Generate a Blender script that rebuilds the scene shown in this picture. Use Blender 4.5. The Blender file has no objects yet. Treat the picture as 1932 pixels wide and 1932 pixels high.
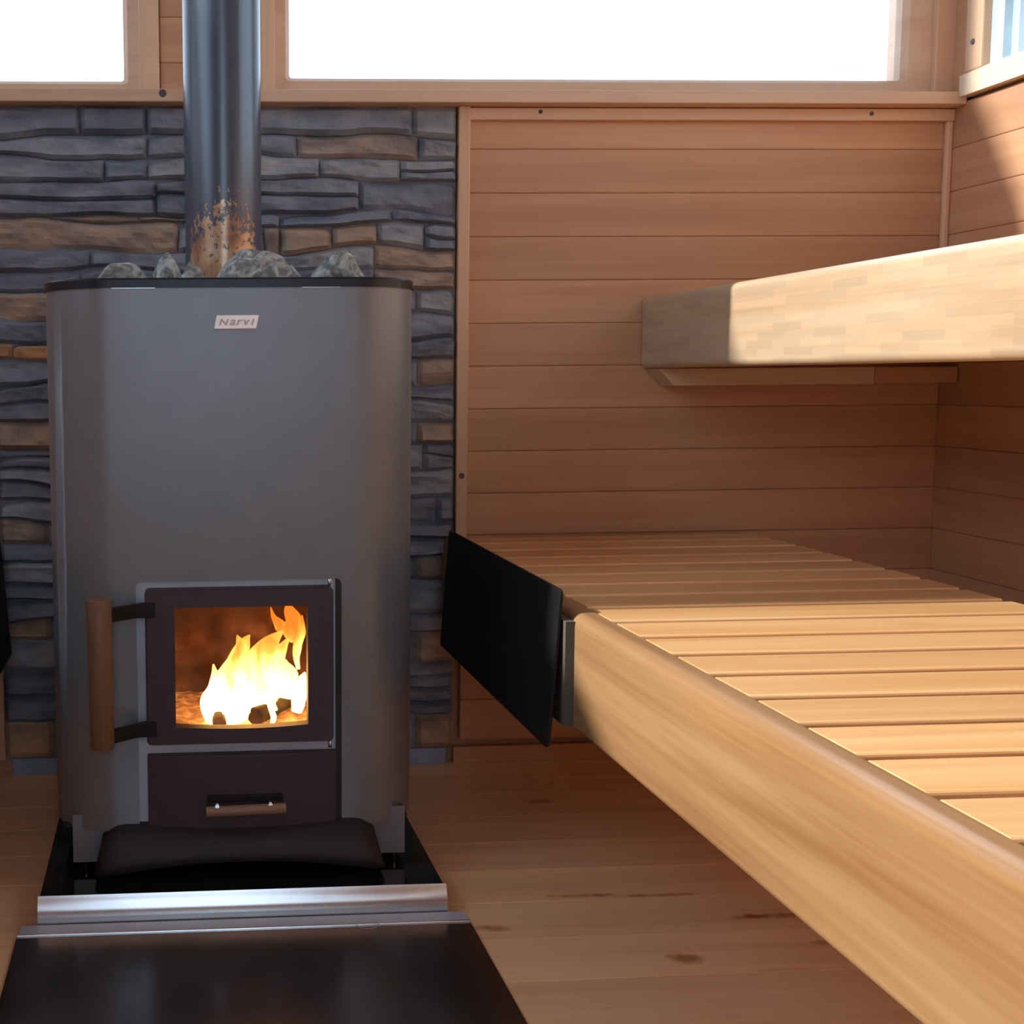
import bpy, bmesh, math, random
from mathutils import Vector, Matrix, noise

# ------------------------------------------------------------------ camera, sky, sun, exposure
SC = bpy.context.scene
COL = SC.collection
F, CX, CY, HC = 2400.0, 455.0, 960.0, 0.75          # focal length and principal point in pixels of the 1932 frame


def camera_axes():
    vh = Vector(((315 - CX) / F, (715 - CY) / F, 1.0))
    n = vh.cross(Vector((1, -0.0093, 0))).normalized()
    if n.y > 0:
        n = -n
    Z, Y = n, vh.normalized()
    X = Y.cross(Z)
    if X.x < 0:
        X = -X
    return X, Y, Z


AX, AY, AZ = camera_axes()
cd = bpy.data.cameras.new('camera')
cam = bpy.data.objects.new('camera', cd)
COL.objects.link(cam)
right = Vector((AX.x, AY.x, AZ.x))
down = Vector((AX.y, AY.y, AZ.y))
fwd = Vector((AX.z, AY.z, AZ.z))
m = Matrix.Identity(4)
for i in range(3):
    m[i][0], m[i][1], m[i][2] = right[i], -down[i], -fwd[i]
m[2][3] = HC
cam.matrix_world = m
cd.sensor_width = 36
cd.lens = F / 1932 * 36
cd.shift_x = (966 - CX) / 1932
cd.shift_y = -(966 - CY) / 1932
cd.clip_start = 0.02
SC.camera = cam

w = bpy.data.worlds.new('world')
SC.world = w
w.use_nodes = True
bg = w.node_tree.nodes['Background']
bg.inputs[0].default_value = (0.62, 0.80, 1.0, 1)
bg.inputs[1].default_value = 3.1

sd = bpy.data.lights.new('sun', 'SUN')
sun = bpy.data.objects.new('sun', sd)
COL.objects.link(sun)
sd.energy = 6.6
sd.color = (1.0, 0.95, 0.87)
sd.angle = math.radians(1.0)
sun.rotation_euler = Vector((1, 0, -0.6)).to_track_quat('-Z', 'Y').to_euler()
sun.location = (-3, 1.5, 3)

SC.view_settings.view_transform = 'Standard'
SC.view_settings.look = 'None'
SC.view_settings.gamma = 1
SC.view_settings.use_curve_mapping = False
SC.view_settings.exposure = 0.0
SC.cycles.max_bounces = 14
SC.cycles.diffuse_bounces = 8
SC.cycles.transparent_max_bounces = 24
SC.cycles.sample_clamp_indirect = 8
SC.cycles.use_denoising = True

D = 2.40            # back wall
XR = 1.495          # right wall
XL = -1.30          # left wall
YF = -1.30          # front wall
ZC = 3.30           # ceiling
R = random.Random(7)


# ------------------------------------------------------------------ helpers
def tag(o, label=None, cat=None, group=None, kind=None):
    if label: o['label'] = label
    if cat: o['category'] = cat
    if group: o['group'] = group
    if kind: o['kind'] = kind
    return o


def empty(name, loc, label=None, cat=None, group=None, kind=None):
    o = bpy.data.objects.new(name, None)
    COL.objects.link(o)
    o.location = loc
    o.empty_display_size = 0.05
    return tag(o, label, cat, group, kind)


def root_loc(o):
    v = Vector((0, 0, 0))
    while o is not None:
        v += Vector(o.location)
        o = o.parent
    return v


class MB:
    """collects shapes in world coordinates, builds ONE mesh object"""
    def __init__(s):
        s.bm = bmesh.new()
        s.t = s.bm.faces.layers.float.new('t')

    def _tint(s, faces, t):
        for f in faces:
            f[s.t] = t

    def box(s, x0, x1, y0, y1, z0, z1, t=1.0, bev=0.0, seg=2, edges=None):
        b = bmesh.new()
        r = bmesh.ops.create_cube(b, size=1)
        for v in r['verts']:
            v.co = Vector(((x0 + x1) / 2 + v.co.x * (x1 - x0), (y0 + y1) / 2 + v.co.y * (y1 - y0), (z0 + z1) / 2 + v.co.z * (z1 - z0)))
        if bev:
            es = [e for e in b.edges if edges is None or edges(e)]
            bmesh.ops.bevel(b, geom=es, offset=bev, segments=seg, profile=0.5, affect='EDGES')
        s.absorb(b, t)

    def absorb(s, b, t=1.0, mat=None):
        vm = {}
        for v in b.verts:
            vm[v] = s.bm.verts.new(mat @ v.co if mat else v.co)
        for f in b.faces:
            try:
                nf = s.bm.faces.new([vm[v] for v in f.verts])
                nf[s.t] = t
                nf.smooth = f.smooth
            except ValueError:
                pass
        b.free()

    def grid(s, pts, t=1.0, close_u=False, smooth=True):
        """pts[i][j] -> quads"""
        vs = [[s.bm.verts.new(p) for p in row] for row in pts]
        n, k = len(vs), len(vs[0])
        for i in range(n - 1):
            for j in range(k if close_u else k - 1):
                f = s.bm.faces.new([vs[i][j], vs[i][(j + 1) % k], vs[i + 1][(j + 1) % k], vs[i + 1][j]])
                f[s.t] = t
                f.smooth = smooth
        return vs

    def cap(s, row, t=1.0):
        f = s.bm.faces.new(row)
        f[s.t] = t

    def cyl(s, p0, p1, r0, r1=None, n=24, t=1.0, caps=True, bev=0.0):
        r1 = r0 if r1 is None else r1
        p0, p1 = Vector(p0), Vector(p1)
        ax = (p1 - p0).normalized()
        u = ax.orthogonal().normalized()
        v = ax.cross(u)
        prof = [(0, r0), (1, r1)]
        L = (p1 - p0).length
        if bev:
            prof = [(0, r0 - bev), (bev * .3 / L, r0 - bev * .3), (bev / L, r0), (1 - bev / L, r1), (1 - bev * .3 / L, r1 - bev * .3), (1, r1 - bev)]
        rows = []
        for a, rr in prof:
            rows.append([p0 + (p1 - p0) * a + (u * math.cos(2 * math.pi * i / n) + v * math.sin(2 * math.pi * i / n)) * rr for i in range(n)])
        vs = s.grid(rows, t, close_u=True)
        if caps:
            s.cap(vs[0][::-1], t)
            s.cap(vs[-1], t)

    def prism(s, pts, ax, a0, a1, t=1.0, bev=0.0, smooth=False):
        """extrude a closed 2D polygon along axis ax ('x','y','z') from a0 to a1; pts are the other two coordinates in order"""
        b = bmesh.new()
        def mk(p, a):
            return {'x': (a, p[0], p[1]), 'y': (p[0], a, p[1]), 'z': (p[0], p[1], a)}[ax]
        v0 = [b.verts.new(mk(p, a0)) for p in pts]
        v1 = [b.verts.new(mk(p, a1)) for p in pts]
        n = len(pts)
        for i in range(n):
            f = b.faces.new([v0[i], v0[(i + 1) % n], v1[(i + 1) % n], v1[i]])
            f.smooth = smooth
        b.faces.new(v0[::-1]); b.faces.new(v1)
        bmesh.ops.recalc_face_normals(b, faces=b.faces)
        if bev:
            bmesh.ops.bevel(b, geom=list(b.edges), offset=bev, segments=2, profile=.5, affect='EDGES')
        s.absorb(b, t)

    def build(s, name, mat, parent=None, smooth_angle=None, recalc=True):
        if recalc:
            bmesh.ops.recalc_face_normals(s.bm, faces=s.bm.faces)
        off = root_loc(parent) if parent is not None else Vector((0, 0, 0))
        if parent is None:                           # origin at the foot of the thing
            co = [v.co for v in s.bm.verts]
            off = Vector(((min(c.x for c in co) + max(c.x for c in co)) / 2, (min(c.y for c in co) + max(c.y for c in co)) / 2, min(c.z for c in co)))
        for v in s.bm.verts:
            v.co -= off
        ts = [f[s.t] for f in s.bm.faces]
        me = bpy.data.meshes.new(name)
        s.bm.to_mesh(me)
        s.bm.free()
        at = me.attributes.new('tint', 'FLOAT', 'FACE')
        at.data.foreach_set('value', ts)
        me.materials.append(mat)
        o = bpy.data.objects.new(name, me)
        COL.objects.link(o)
        if parent is not None:
            o.parent = parent
        else:
            o.location = off
        if smooth_angle:
            for p in me.polygons:
                p.use_smooth = True
            me.set_sharp_from_angle(angle=math.radians(smooth_angle))
        return o


def round_rect(x0, x1, y0, y1, r, n=10):
    pts = []
    for cx, cy, a in ((x1 - r, y1 - r, 0), (x0 + r, y1 - r, 90), (x0 + r, y0 + r, 180), (x1 - r, y0 + r, 270)):
        for i in range(n + 1):
            q = math.radians(a + 90 * i / n)
            pts.append((cx + r * math.cos(q), cy + r * math.sin(q)))
    return pts


# ------------------------------------------------------------------ materials
def new_mat(name):
    mt = bpy.data.materials.new(name)
    mt.use_nodes = True
    nt = mt.node_tree
    return mt, nt, nt.nodes['Principled BSDF']


def N(nt, typ, **kw):
    n = nt.nodes.new(typ)
    for k, v in kw.items():
        if k in n.inputs.keys() if isinstance(k, str) else False:
            n.inputs[k].default_value = v
        else:
            setattr(n, k, v)
    return n


def math_n(nt, op, a, b=None, clamp=False):
    n = nt.nodes.new('ShaderNodeMath')
    n.operation = op
    n.use_clamp = clamp
    for i, q in enumerate((a, b)):
        if q is None: continue
        if isinstance(q, (int, float)):
            n.inputs[i].default_value = q
        else:
            nt.links.new(q, n.inputs[i])
    return n.outputs[0]


def ramp(nt, fac, stops, interp='LINEAR'):
    r = nt.nodes.new('ShaderNodeValToRGB')
    r.color_ramp.interpolation = interp
    el = r.color_ramp.elements
    while len(el) < len(stops):
        el.new(0.5)
    for e, (p, c) in zip(el, stops):
        e.position = p
        e.color = (*c, 1) if len(c) == 3 else c
    nt.links.new(fac, r.inputs[0])
    return r.outputs[0]


def mix(nt, fac, a, b, mode='MIX'):
    n = nt.nodes.new('ShaderNodeMix')
    n.data_type = 'RGBA'
    n.blend_type = mode
    for sock, q in ((n.inputs[0], fac), (n.inputs[6], a), (n.inputs[7], b)):
        if isinstance(q, (int, float)):
            sock.default_value = q
        elif isinstance(q, (tuple, list)):
            sock.default_value = (*q, 1)
        else:
            nt.links.new(q, sock)
    return n.outputs[2]


def wood(name, light, dark, axis='x', rough=0.5, grain=1.0, knots=0.35, stains=(), coat=0.0, blocks=None, bump=0.08, knot_col=(.22, .07, .02)):
    mt, nt, bs = new_mat(name)
    geo = N(nt, 'ShaderNodeNewGeometry')
    pos = geo.outputs['Position']
    att = N(nt, 'ShaderNodeAttribute', attribute_name='tint', attribute_type='GEOMETRY')
    tint = att.outputs['Fac']
    # shift the pattern for every board
    comb = N(nt, 'ShaderNodeCombineXYZ')
    s = math_n(nt, 'MULTIPLY', tint, 37.0)
    for i in range(3):
        nt.links.new(s, comb.inputs[i])
    add = N(nt, 'ShaderNodeVectorMath', operation='ADD')
    nt.links.new(pos, add.inputs[0]); nt.links.new(comb.outputs[0], add.inputs[1])
    mp = N(nt, 'ShaderNodeMapping')
    k = {'x': (1.3, 22, 22), 'y': (22, 1.3, 22), 'z': (22, 22, 1.3)}[axis]
    mp.inputs['Scale'].default_value = k
    nt.links.new(add.outputs[0], mp.inputs[0])
    n1 = N(nt, 'ShaderNodeTexNoise'); n1.inputs['Scale'].default_value = 1.0; n1.inputs['Detail'].default_value = 6; n1.inputs['Distortion'].default_value = 0.6
    nt.links.new(mp.outputs[0], n1.inputs[0])
    mp2 = N(nt, 'ShaderNodeMapping')
    mp2.inputs['Scale'].default_value = tuple(q * 7 if q > 5 else q * 3 for q in k)
    nt.links.new(add.outputs[0], mp2.inputs[0])
    n2 = N(nt, 'ShaderNodeTexNoise'); n2.inputs['Scale'].default_value = 1.0; n2.inputs['Detail'].default_value = 3
    nt.links.new(mp2.outputs[0], n2.inputs[0])
    fac = math_n(nt, 'ADD', math_n(nt, 'MULTIPLY', n1.outputs[0], .75), math_n(nt, 'MULTIPLY', n2.outputs[0], .25))
    col = ramp(nt, fac, [(0.5 - .16 / grain, dark), (0.5 + .12 / grain, light)])
    # knots
    mp3 = N(nt, 'ShaderNodeMapping')
    mp3.inputs['Scale'].default_value = {'x': (3.2, 14, 14), 'y': (14, 3.2, 14), 'z': (14, 14, 3.2)}[axis]
    nt.links.new(add.outputs[0], mp3.inputs[0])
    n3 = N(nt, 'ShaderNodeTexNoise'); n3.inputs['Scale'].default_value = 1.0; n3.inputs['Detail'].default_value = 2
    nt.links.new(mp3.outputs[0], n3.inputs[0])
    kf = ramp(nt, n3.outputs[0], [(0.70, (0, 0, 0)), (0.80, (1, 1, 1))])
    kf = math_n(nt, 'MULTIPLY', kf, knots)
    col = mix(nt, kf, col, knot_col)
    if blocks:
        br = N(nt, 'ShaderNodeTexBrick')
        br.inputs['Color1'].default_value = (.80, .80, .80, 1)
        br.inputs['Color2'].default_value = (1.12, 1.06, 1.0, 1)
        br.inputs['Mortar'].default_value = (.92, .9, .86, 1)
        br.inputs['Scale'].default_value = 1.0
        br.inputs['Mortar Size'].default_value = 0.0004
        br.inputs['Brick Width'].default_value = blocks[0]
        br.inputs['Row Height'].default_value = blocks[1]
        br.offset = .43
        sp = N(nt, 'ShaderNodeSeparateXYZ'); nt.links.new(pos, sp.inputs[0])
        cb = N(nt, 'ShaderNodeCombineXYZ')
        nt.links.new(sp.outputs[1], cb.inputs[0]); nt.links.new(sp.outputs[2], cb.inputs[1])
        nt.links.new(cb.outputs[0], br.inputs[0])
        col = mix(nt, .6, col, br.outputs[0], 'MULTIPLY')
    for (sx, sy, rx, ry, c, st) in stains:
        sp = N(nt, 'ShaderNodeSeparateXYZ'); nt.links.new(pos, sp.inputs[0])
        nz = N(nt, 'ShaderNodeTexNoise'); nz.inputs['Scale'].default_value = 30
        nt.links.new(pos, nz.inputs[0])
        dx = math_n(nt, 'DIVIDE', math_n(nt, 'SUBTRACT', sp.outputs[0], sx), rx)
        dy = math_n(nt, 'DIVIDE', math_n(nt, 'SUBTRACT', sp.outputs[1], sy), ry)
        q = math_n(nt, 'ADD', math_n(nt, 'MULTIPLY', dx, dx), math_n(nt, 'MULTIPLY', dy, dy))
        q = math_n(nt, 'ADD', q, math_n(nt, 'MULTIPLY', math_n(nt, 'SUBTRACT', nz.outputs[0], .5), 3.0))
        f = math_n(nt, 'MULTIPLY', math_n(nt, 'SUBTRACT', 1.0, q, clamp=True), st, clamp=True)
        col = mix(nt, f, col, c)
    # board to board tone
    tt = math_n(nt, 'ADD', 0.87, math_n(nt, 'MULTIPLY', math_n(nt, 'FRACT', math_n(nt, 'MULTIPLY', tint, 5.37)), .20))
    cc = N(nt, 'ShaderNodeCombineColor')
    for i in range(3):
        nt.links.new(tt, cc.inputs[i])
    col = mix(nt, 1.0, col, cc.outputs[0], 'MULTIPLY')
    nt.links.new(col, bs.inputs['Base Color'])
    bs.inputs['Roughness'].default_value = rough
    bs.inputs['Coat Weight'].default_value = coat
    bs.inputs['Coat Roughness'].default_value = .25
    bp = N(nt, 'ShaderNodeBump'); bp.inputs['Strength'].default_value = bump; bp.inputs['Distance'].default_value = .002
    nt.links.new(fac, bp.inputs['Height'])
    nt.links.new(bp.outputs[0], bs.inputs['Normal'])
    return mt


def paint(name, col, rough=.5, metal=0.0, nscale=0, namp=.1, bump=0.0, bscale=400, coat=0, spec=.5, aniso=0):
    mt, nt, bs = new_mat(name)
    bs.inputs['Base Color'].default_value = (*col, 1)
    bs.inputs['Roughness'].default_value = rough
    bs.inputs['Metallic'].default_value = metal
    bs.inputs['Coat Weight'].default_value = coat
    bs.inputs['Specular IOR Level'].default_value = spec
    bs.inputs['Anisotropic'].default_value = aniso
    tc = N(nt, 'ShaderNodeNewGeometry').outputs['Position']
    nz = N(nt, 'ShaderNodeTexNoise'); nz.inputs['Scale'].default_value = nscale or 20; nz.inputs['Detail'].default_value = 5
    nt.links.new(tc, nz.inputs[0])
    c = ramp(nt, nz.outputs[0], [(.3, tuple(q * (1 - namp) for q in col)), (.7, tuple(q * (1 + namp) for q in col))])
    nt.links.new(c, bs.inputs['Base Color'])
    if bump:
        n2 = N(nt, 'ShaderNodeTexNoise'); n2.inputs['Scale'].default_value = bscale; n2.inputs['Detail'].default_value = 2
        nt.links.new(tc, n2.inputs[0])
        bp = N(nt, 'ShaderNodeBump'); bp.inputs['Strength'].default_value = bump; bp.inputs['Distance'].default_value = .001
        nt.links.new(n2.outputs[0], bp.inputs['Height'])
        nt.links.new(bp.outputs[0], bs.inputs['Normal'])
    return mt


def emis(name, col, s):
    mt, nt, bs = new_mat(name)
    bs.inputs['Base Color'].default_value = (*col, 1)
    bs.inputs['Emission Color'].default_value = (*col, 1)
    bs.inputs['Emission Strength'].default_value = s
    return mt


def thin_glass(name, refl=.08, tint=(1, 1, 1)):
    mt, nt, bs = new_mat(name)
    out = nt.nodes['Material Output']
    nt.nodes.remove(bs)
    tr = N(nt, 'ShaderNodeBsdfTransparent'); tr.inputs[0].default_value = (*tint, 1)
    gl = N(nt, 'ShaderNodeBsdfGlossy'); gl.inputs['Roughness'].default_value = .02
    mx = N(nt, 'ShaderNodeMixShader')
    fr = N(nt, 'ShaderNodeFresnel'); fr.inputs[0].default_value = 1.3
    nt.links.new(math_n(nt, 'MULTIPLY', fr.outputs[0], refl * 10, clamp=True), mx.inputs[0])
    nt.links.new(tr.outputs[0], mx.inputs[1]); nt.links.new(gl.outputs[0], mx.inputs[2])
    nt.links.new(mx.outputs[0], out.inputs[0])
    return mt


M_wall = wood('alder_panel', (.585, .33, .185), (.48, .25, .135), 'x', rough=.55, knots=.25)
M_wall_y = wood('alder_panel_side', (.585, .33, .185), (.48, .25, .135), 'y', rough=.55, knots=.25)
M_trim = wood('alder_trim', (.72, .49, .335), (.62, .39, .25), 'x', rough=.5, knots=.2)
M_trim_z = wood('alder_trim_upright', (.70, .46, .30), (.60, .37, .22), 'z', rough=.5, knots=.2)
M_trim_y = wood('alder_trim_side', (.84, .70, .52), (.76, .60, .42), 'y', rough=.5, knots=.2)
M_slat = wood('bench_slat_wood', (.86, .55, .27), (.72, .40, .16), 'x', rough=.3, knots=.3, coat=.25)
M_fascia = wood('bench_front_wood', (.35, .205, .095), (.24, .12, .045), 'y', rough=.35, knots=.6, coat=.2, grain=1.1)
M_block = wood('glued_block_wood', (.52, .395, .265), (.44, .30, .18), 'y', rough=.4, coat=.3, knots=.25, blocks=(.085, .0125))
M_frame = wood('support_wood', (.62, .46, .30), (.54, .38, .24), 'x', rough=.6, knots=.1)
M_floor = wood('floor_pine', (.90, .63, .37), (.72, .46, .26), 'x', rough=.42, knots=.5, grain=.8, knot_col=(.20, .05, .015),
               stains=[(.59, 1.745, .05, .008, (.30, .07, .02), .9), (.70, 1.738, .07, .007, (.33, .10, .04), .7),
                       (.83, 1.655, .065, .011, (.28, .05, .012), .95), (.66, 1.538, .028, .018, (.33, .14, .03), .8),
                       (.43, 1.646, .03, .012, (.42, .15, .04), .7), (.64, 2.154, .035, .012, (.30, .11, .05), .6), (.88, 1.57, .04, .01, (.30, .12, .05), .6)])
M_handle = wood('handle_wood', (.18, .09, .045), (.12, .055, .026), 'z', rough=.5, knots=.1)
M_pull = wood('pull_wood', (.32, .20, .13), (.24, .14, .09), 'x', rough=.5, knots=.1)
M_logs = paint('charred_wood', (.02, .012, .008), .95, nscale=40, namp=.6, bump=.6, bscale=60)
M_body = paint('stove_grey_enamel', (.19, .205, .23), .36, metal=.35, bump=.05, bscale=900, namp=.04)
M_body2 = paint('stove_base_grey', (.20, .20, .22), .45, metal=.3, bump=.05, bscale=900, namp=.04)
M_blackiron = paint('stove_black_iron', (.020, .020, .024), .6, metal=.0, bump=.12, bscale=600, namp=.1)
M_door = paint('door_cast_iron', (.050, .034, .045), .55, metal=.1, bump=.1, bscale=700, namp=.08)
M_front = paint('blue_grey_steel', (.50, .57, .66), .45, metal=.2, namp=.06)
M_steel = paint('brushed_steel', (.70, .69, .69), .22, metal=1.0, namp=.05, aniso=.5)
M_chrome = paint('bright_steel', (.75, .75, .75), .2, metal=1.0)
M_plate = paint('dark_steel_plate', (.32, .33, .35), .22, metal=.95, nscale=5, namp=.3, bump=.02, bscale=30)
M_tray = paint('polished_black_tray', (.012, .012, .014), .07, metal=.0, nscale=8, namp=.2, spec=.6)
M_shield = paint('matt_black_shield', (.006, .006, .007), .55, bump=.05, spec=.3)
M_felt = paint('grey_insulation_board', (.09, .085, .07), .9, namp=.1)
M_screw = paint('dark_screw', (.10, .075, .08), .5, metal=.5)
M_snow = paint('snow', (.86, .88, .92), .8, nscale=3, namp=.03)
M_rimblack = paint('rim_black', (.012, .016, .024), .35, metal=.3)
M_zinc = paint('zinc_strip', (.26, .34, .44), .5, metal=.2)
M_badge = paint('badge_white', (.96, .96, .97), .25)
M_letter = paint('badge_letters', (.45, .40, .40), .4)
M_alu = paint('window_aluminium', (.52, .68, .78), .4, metal=.3)
M_pane = thin_glass('window_pane')
M_doorglass = thin_glass('oven_glass', .03, (.97, .93, .88))
_nt = M_doorglass.node_tree
_out = _nt.nodes['Material Output']
_prev = _out.inputs[0].links[0].from_socket
_pos = N(_nt, 'ShaderNodeNewGeometry').outputs['Position']
_nz = N(_nt, 'ShaderNodeTexNoise'); _nz.inputs['Scale'].default_value = 14; _nz.inputs['Detail'].default_value = 6
_nt.links.new(_pos, _nz.inputs[0])
_df = N(_nt, 'ShaderNodeBsdfDiffuse'); _df.inputs[0].default_value = (.45, .30, .22, 1)
_tl = N(_nt, 'ShaderNodeBsdfTranslucent'); _tl.inputs[0].default_value = (.75, .50, .36, 1)
_m0 = N(_nt, 'ShaderNodeMixShader'); _m0.inputs[0].default_value = .6
_nt.links.new(_df.outputs[0], _m0.inputs[1]); _nt.links.new(_tl.outputs[0], _m0.inputs[2])
_m1 = N(_nt, 'ShaderNodeMixShader')
_nt.links.new(ramp(_nt, _nz.outputs[0], [(.45, (.01, .01, .01)), (.75, (.18, .18, .18))]), _m1.inputs[0])
_nt.links.new(_prev, _m1.inputs[1]); _nt.links.new(_m0.outputs[0], _m1.inputs[2])
_nt.links.new(_m1.outputs[0], _out.inputs[0])


def rock_mat(name, base, hi):
    mt, nt, bs = new_mat(name)
    pos = N(nt, 'ShaderNodeNewGeometry').outputs['Position']
    n = N(nt, 'ShaderNodeTexNoise'); n.inputs['Scale'].default_value = 55; n.inputs['Detail'].default_value = 8; n.inputs['Distortion'].default_value = 1.2
    nt.links.new(pos, n.inputs[0])
    c = ramp(nt, n.outputs[0], [(.42, base), (.58, hi), (.76, tuple(min(1, q * 1.5) for q in hi))])
    nt.links.new(c, bs.inputs['Base Color'])
    bs.inputs['Roughness'].default_value = .75
    bp = N(nt, 'ShaderNodeBump'); bp.inputs['Strength'].default_value = .8; bp.inputs['Distance'].default_value = .004
    nt.links.new(n.outputs[0], bp.inputs['Height']); nt.links.new(bp.outputs[0], bs.inputs['Normal'])
    return mt


M_rock = rock_mat('olivine_stone', (.15, .16, .15), (.36, .39, .37))


def cladding_mat():
    mt, nt, bs = new_mat('ledge_stone')
    pos = N(nt, 'ShaderNodeNewGeometry').outputs['Position']
    att = N(nt, 'ShaderNodeAttribute', attribute_name='tint', attribute_type='GEOMETRY')
    n = N(nt, 'ShaderNodeTexNoise'); n.inputs['Scale'].default_value = 14; n.inputs['Detail'].default_value = 7
    mp = N(nt, 'ShaderNodeMapping'); mp.inputs['Scale'].default_value = (1, 1, 2.6)
    nt.links.new(pos, mp.inputs[0]); nt.links.new(mp.outputs[0], n.inputs[0])
    # tint 0..1 slate greys, 2..3 ochres
    grey = ramp(nt, math_n(nt, 'FRACT', math_n(nt, 'MULTIPLY', att.outputs['Fac'], .9999)), [(0, (.14, .165, .215)), (.5, (.19, .215, .265)), (1, (.25, .27, .295))])
    tan = ramp(nt, math_n(nt, 'FRACT', att.outputs['Fac']), [(0, (.27, .225, .20)), (.6, (.35, .245, .17)), (1, (.50, .28, .14))])
    sel = math_n(nt, 'GREATER_THAN', att.outputs['Fac'], 1.5)
    c = mix(nt, sel, grey, tan)
    v = ramp(nt, n.outputs[0], [(.3, (.62, .64, .70)), (.5, (1, 1, 1)), (.75, (1.45, 1.38, 1.3))])
    c = mix(nt, 1.0, c, v, 'MULTIPLY')
    nt.links.new(c, bs.inputs['Base Color'])
    bs.inputs['Roughness'].default_value = .7
    n2 = N(nt, 'ShaderNodeTexNoise'); n2.inputs['Scale'].default_value = 60; n2.inputs['Detail'].default_value = 6
    nt.links.new(pos, n2.inputs[0])
    bp = N(nt, 'ShaderNodeBump'); bp.inputs['Strength'].default_value = .5; bp.inputs['Distance'].default_value = .003
    nt.links.new(n2.outputs[0], bp.inputs['Height']); nt.links.new(bp.outputs[0], bs.inputs['Normal'])
    return mt


def pipe_mat():
    mt, nt, bs = new_mat('flue_pipe_paint')
    pos = N(nt, 'ShaderNodeNewGeometry').outputs['Position']
    sp = N(nt, 'ShaderNodeSeparateXYZ'); nt.links.new(pos, sp.inputs[0])
    n = N(nt, 'ShaderNodeTexNoise'); n.inputs['Scale'].default_value = 115; n.inputs['Detail'].default_value = 5; n.inputs['Roughness'].default_value = .7
    mp = N(nt, 'ShaderNodeMapping'); mp.inputs['Scale'].default_value = (1.25, 1.25, .8)
    nt.links.new(pos, mp.inputs[0]); nt.links.new(mp.outputs[0], n.inputs[0])
    # burnt patch climbs highest in front of the centre line
    dx = math_n(nt, 'ABSOLUTE', math_n(nt, 'SUBTRACT', sp.outputs[0], .092))
    h = math_n(nt, 'ADD', sp.outputs[2], math_n(nt, 'MULTIPLY', dx, .75))
    h = math_n(nt, 'DIVIDE', math_n(nt, 'SUBTRACT', 1.066, h), .085, clamp=True)      # 0 at the tip, 1 low down
    side = math_n(nt, 'DIVIDE', math_n(nt, 'SUBTRACT', .060, dx), .012, clamp=True)
    cov = math_n(nt, 'MULTIPLY', math_n(nt, 'ADD', math_n(nt, 'MULTIPLY', h, .26), .20), side)
    cov = math_n(nt, 'MULTIPLY', cov, math_n(nt, 'GREATER_THAN', h, 0.001))
    f = math_n(nt, 'MULTIPLY', math_n(nt, 'SUBTRACT', math_n(nt, 'ADD', cov, n.outputs[0]), .84), 30, clamp=True)
    n2 = N(nt, 'ShaderNodeTexNoise'); n2.inputs['Scale'].default_value = 22; n2.inputs['Detail'].default_value = 4
    nt.links.new(pos, n2.inputs[0])
    cop = ramp(nt, n2.outputs[0], [(.32, (.20, .12, .09)), (.48, (.42, .24, .14)), (.6, (.55, .36, .2)), (.75, (.62, .55, .45))])
    c = mix(nt, f, (.05, .075, .115), cop)
    nt.links.new(c, bs.inputs['Base Color'])
    nt.links.new(math_n(nt, 'MULTIPLY', f, .35), bs.inputs['Metallic'])
    bs.inputs['Roughness'].default_value = .25
    bs.inputs['Specular IOR Level'].default_value = .8
    bp = N(nt, 'ShaderNodeBump'); bp.inputs['Strength'].default_value = .5; bp.inputs['Distance'].default_value = .001
    bp.invert = True
    nt.links.new(f, bp.inputs['Height']); nt.links.new(bp.outputs[0], bs.inputs['Normal'])
    return mt


def firebrick_mat():
    mt, nt, bs = new_mat('sooty_firebox')
    pos = N(nt, 'ShaderNodeNewGeometry').outputs['Position']
    n = N(nt, 'ShaderNodeTexNoise'); n.inputs['Scale'].default_value = 16; n.inputs['Detail'].default_value = 6
    nt.links.new(pos, n.inputs[0])
    c = ramp(nt, n.outputs[0], [(.35, (.04, .012, .006)), (.55, (.10, .028, .010)), (.75, (.34, .17, .10))])
    nt.links.new(c, bs.inputs['Base Color'])
    bs.inputs['Roughness'].default_value = .9
    return mt


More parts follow.
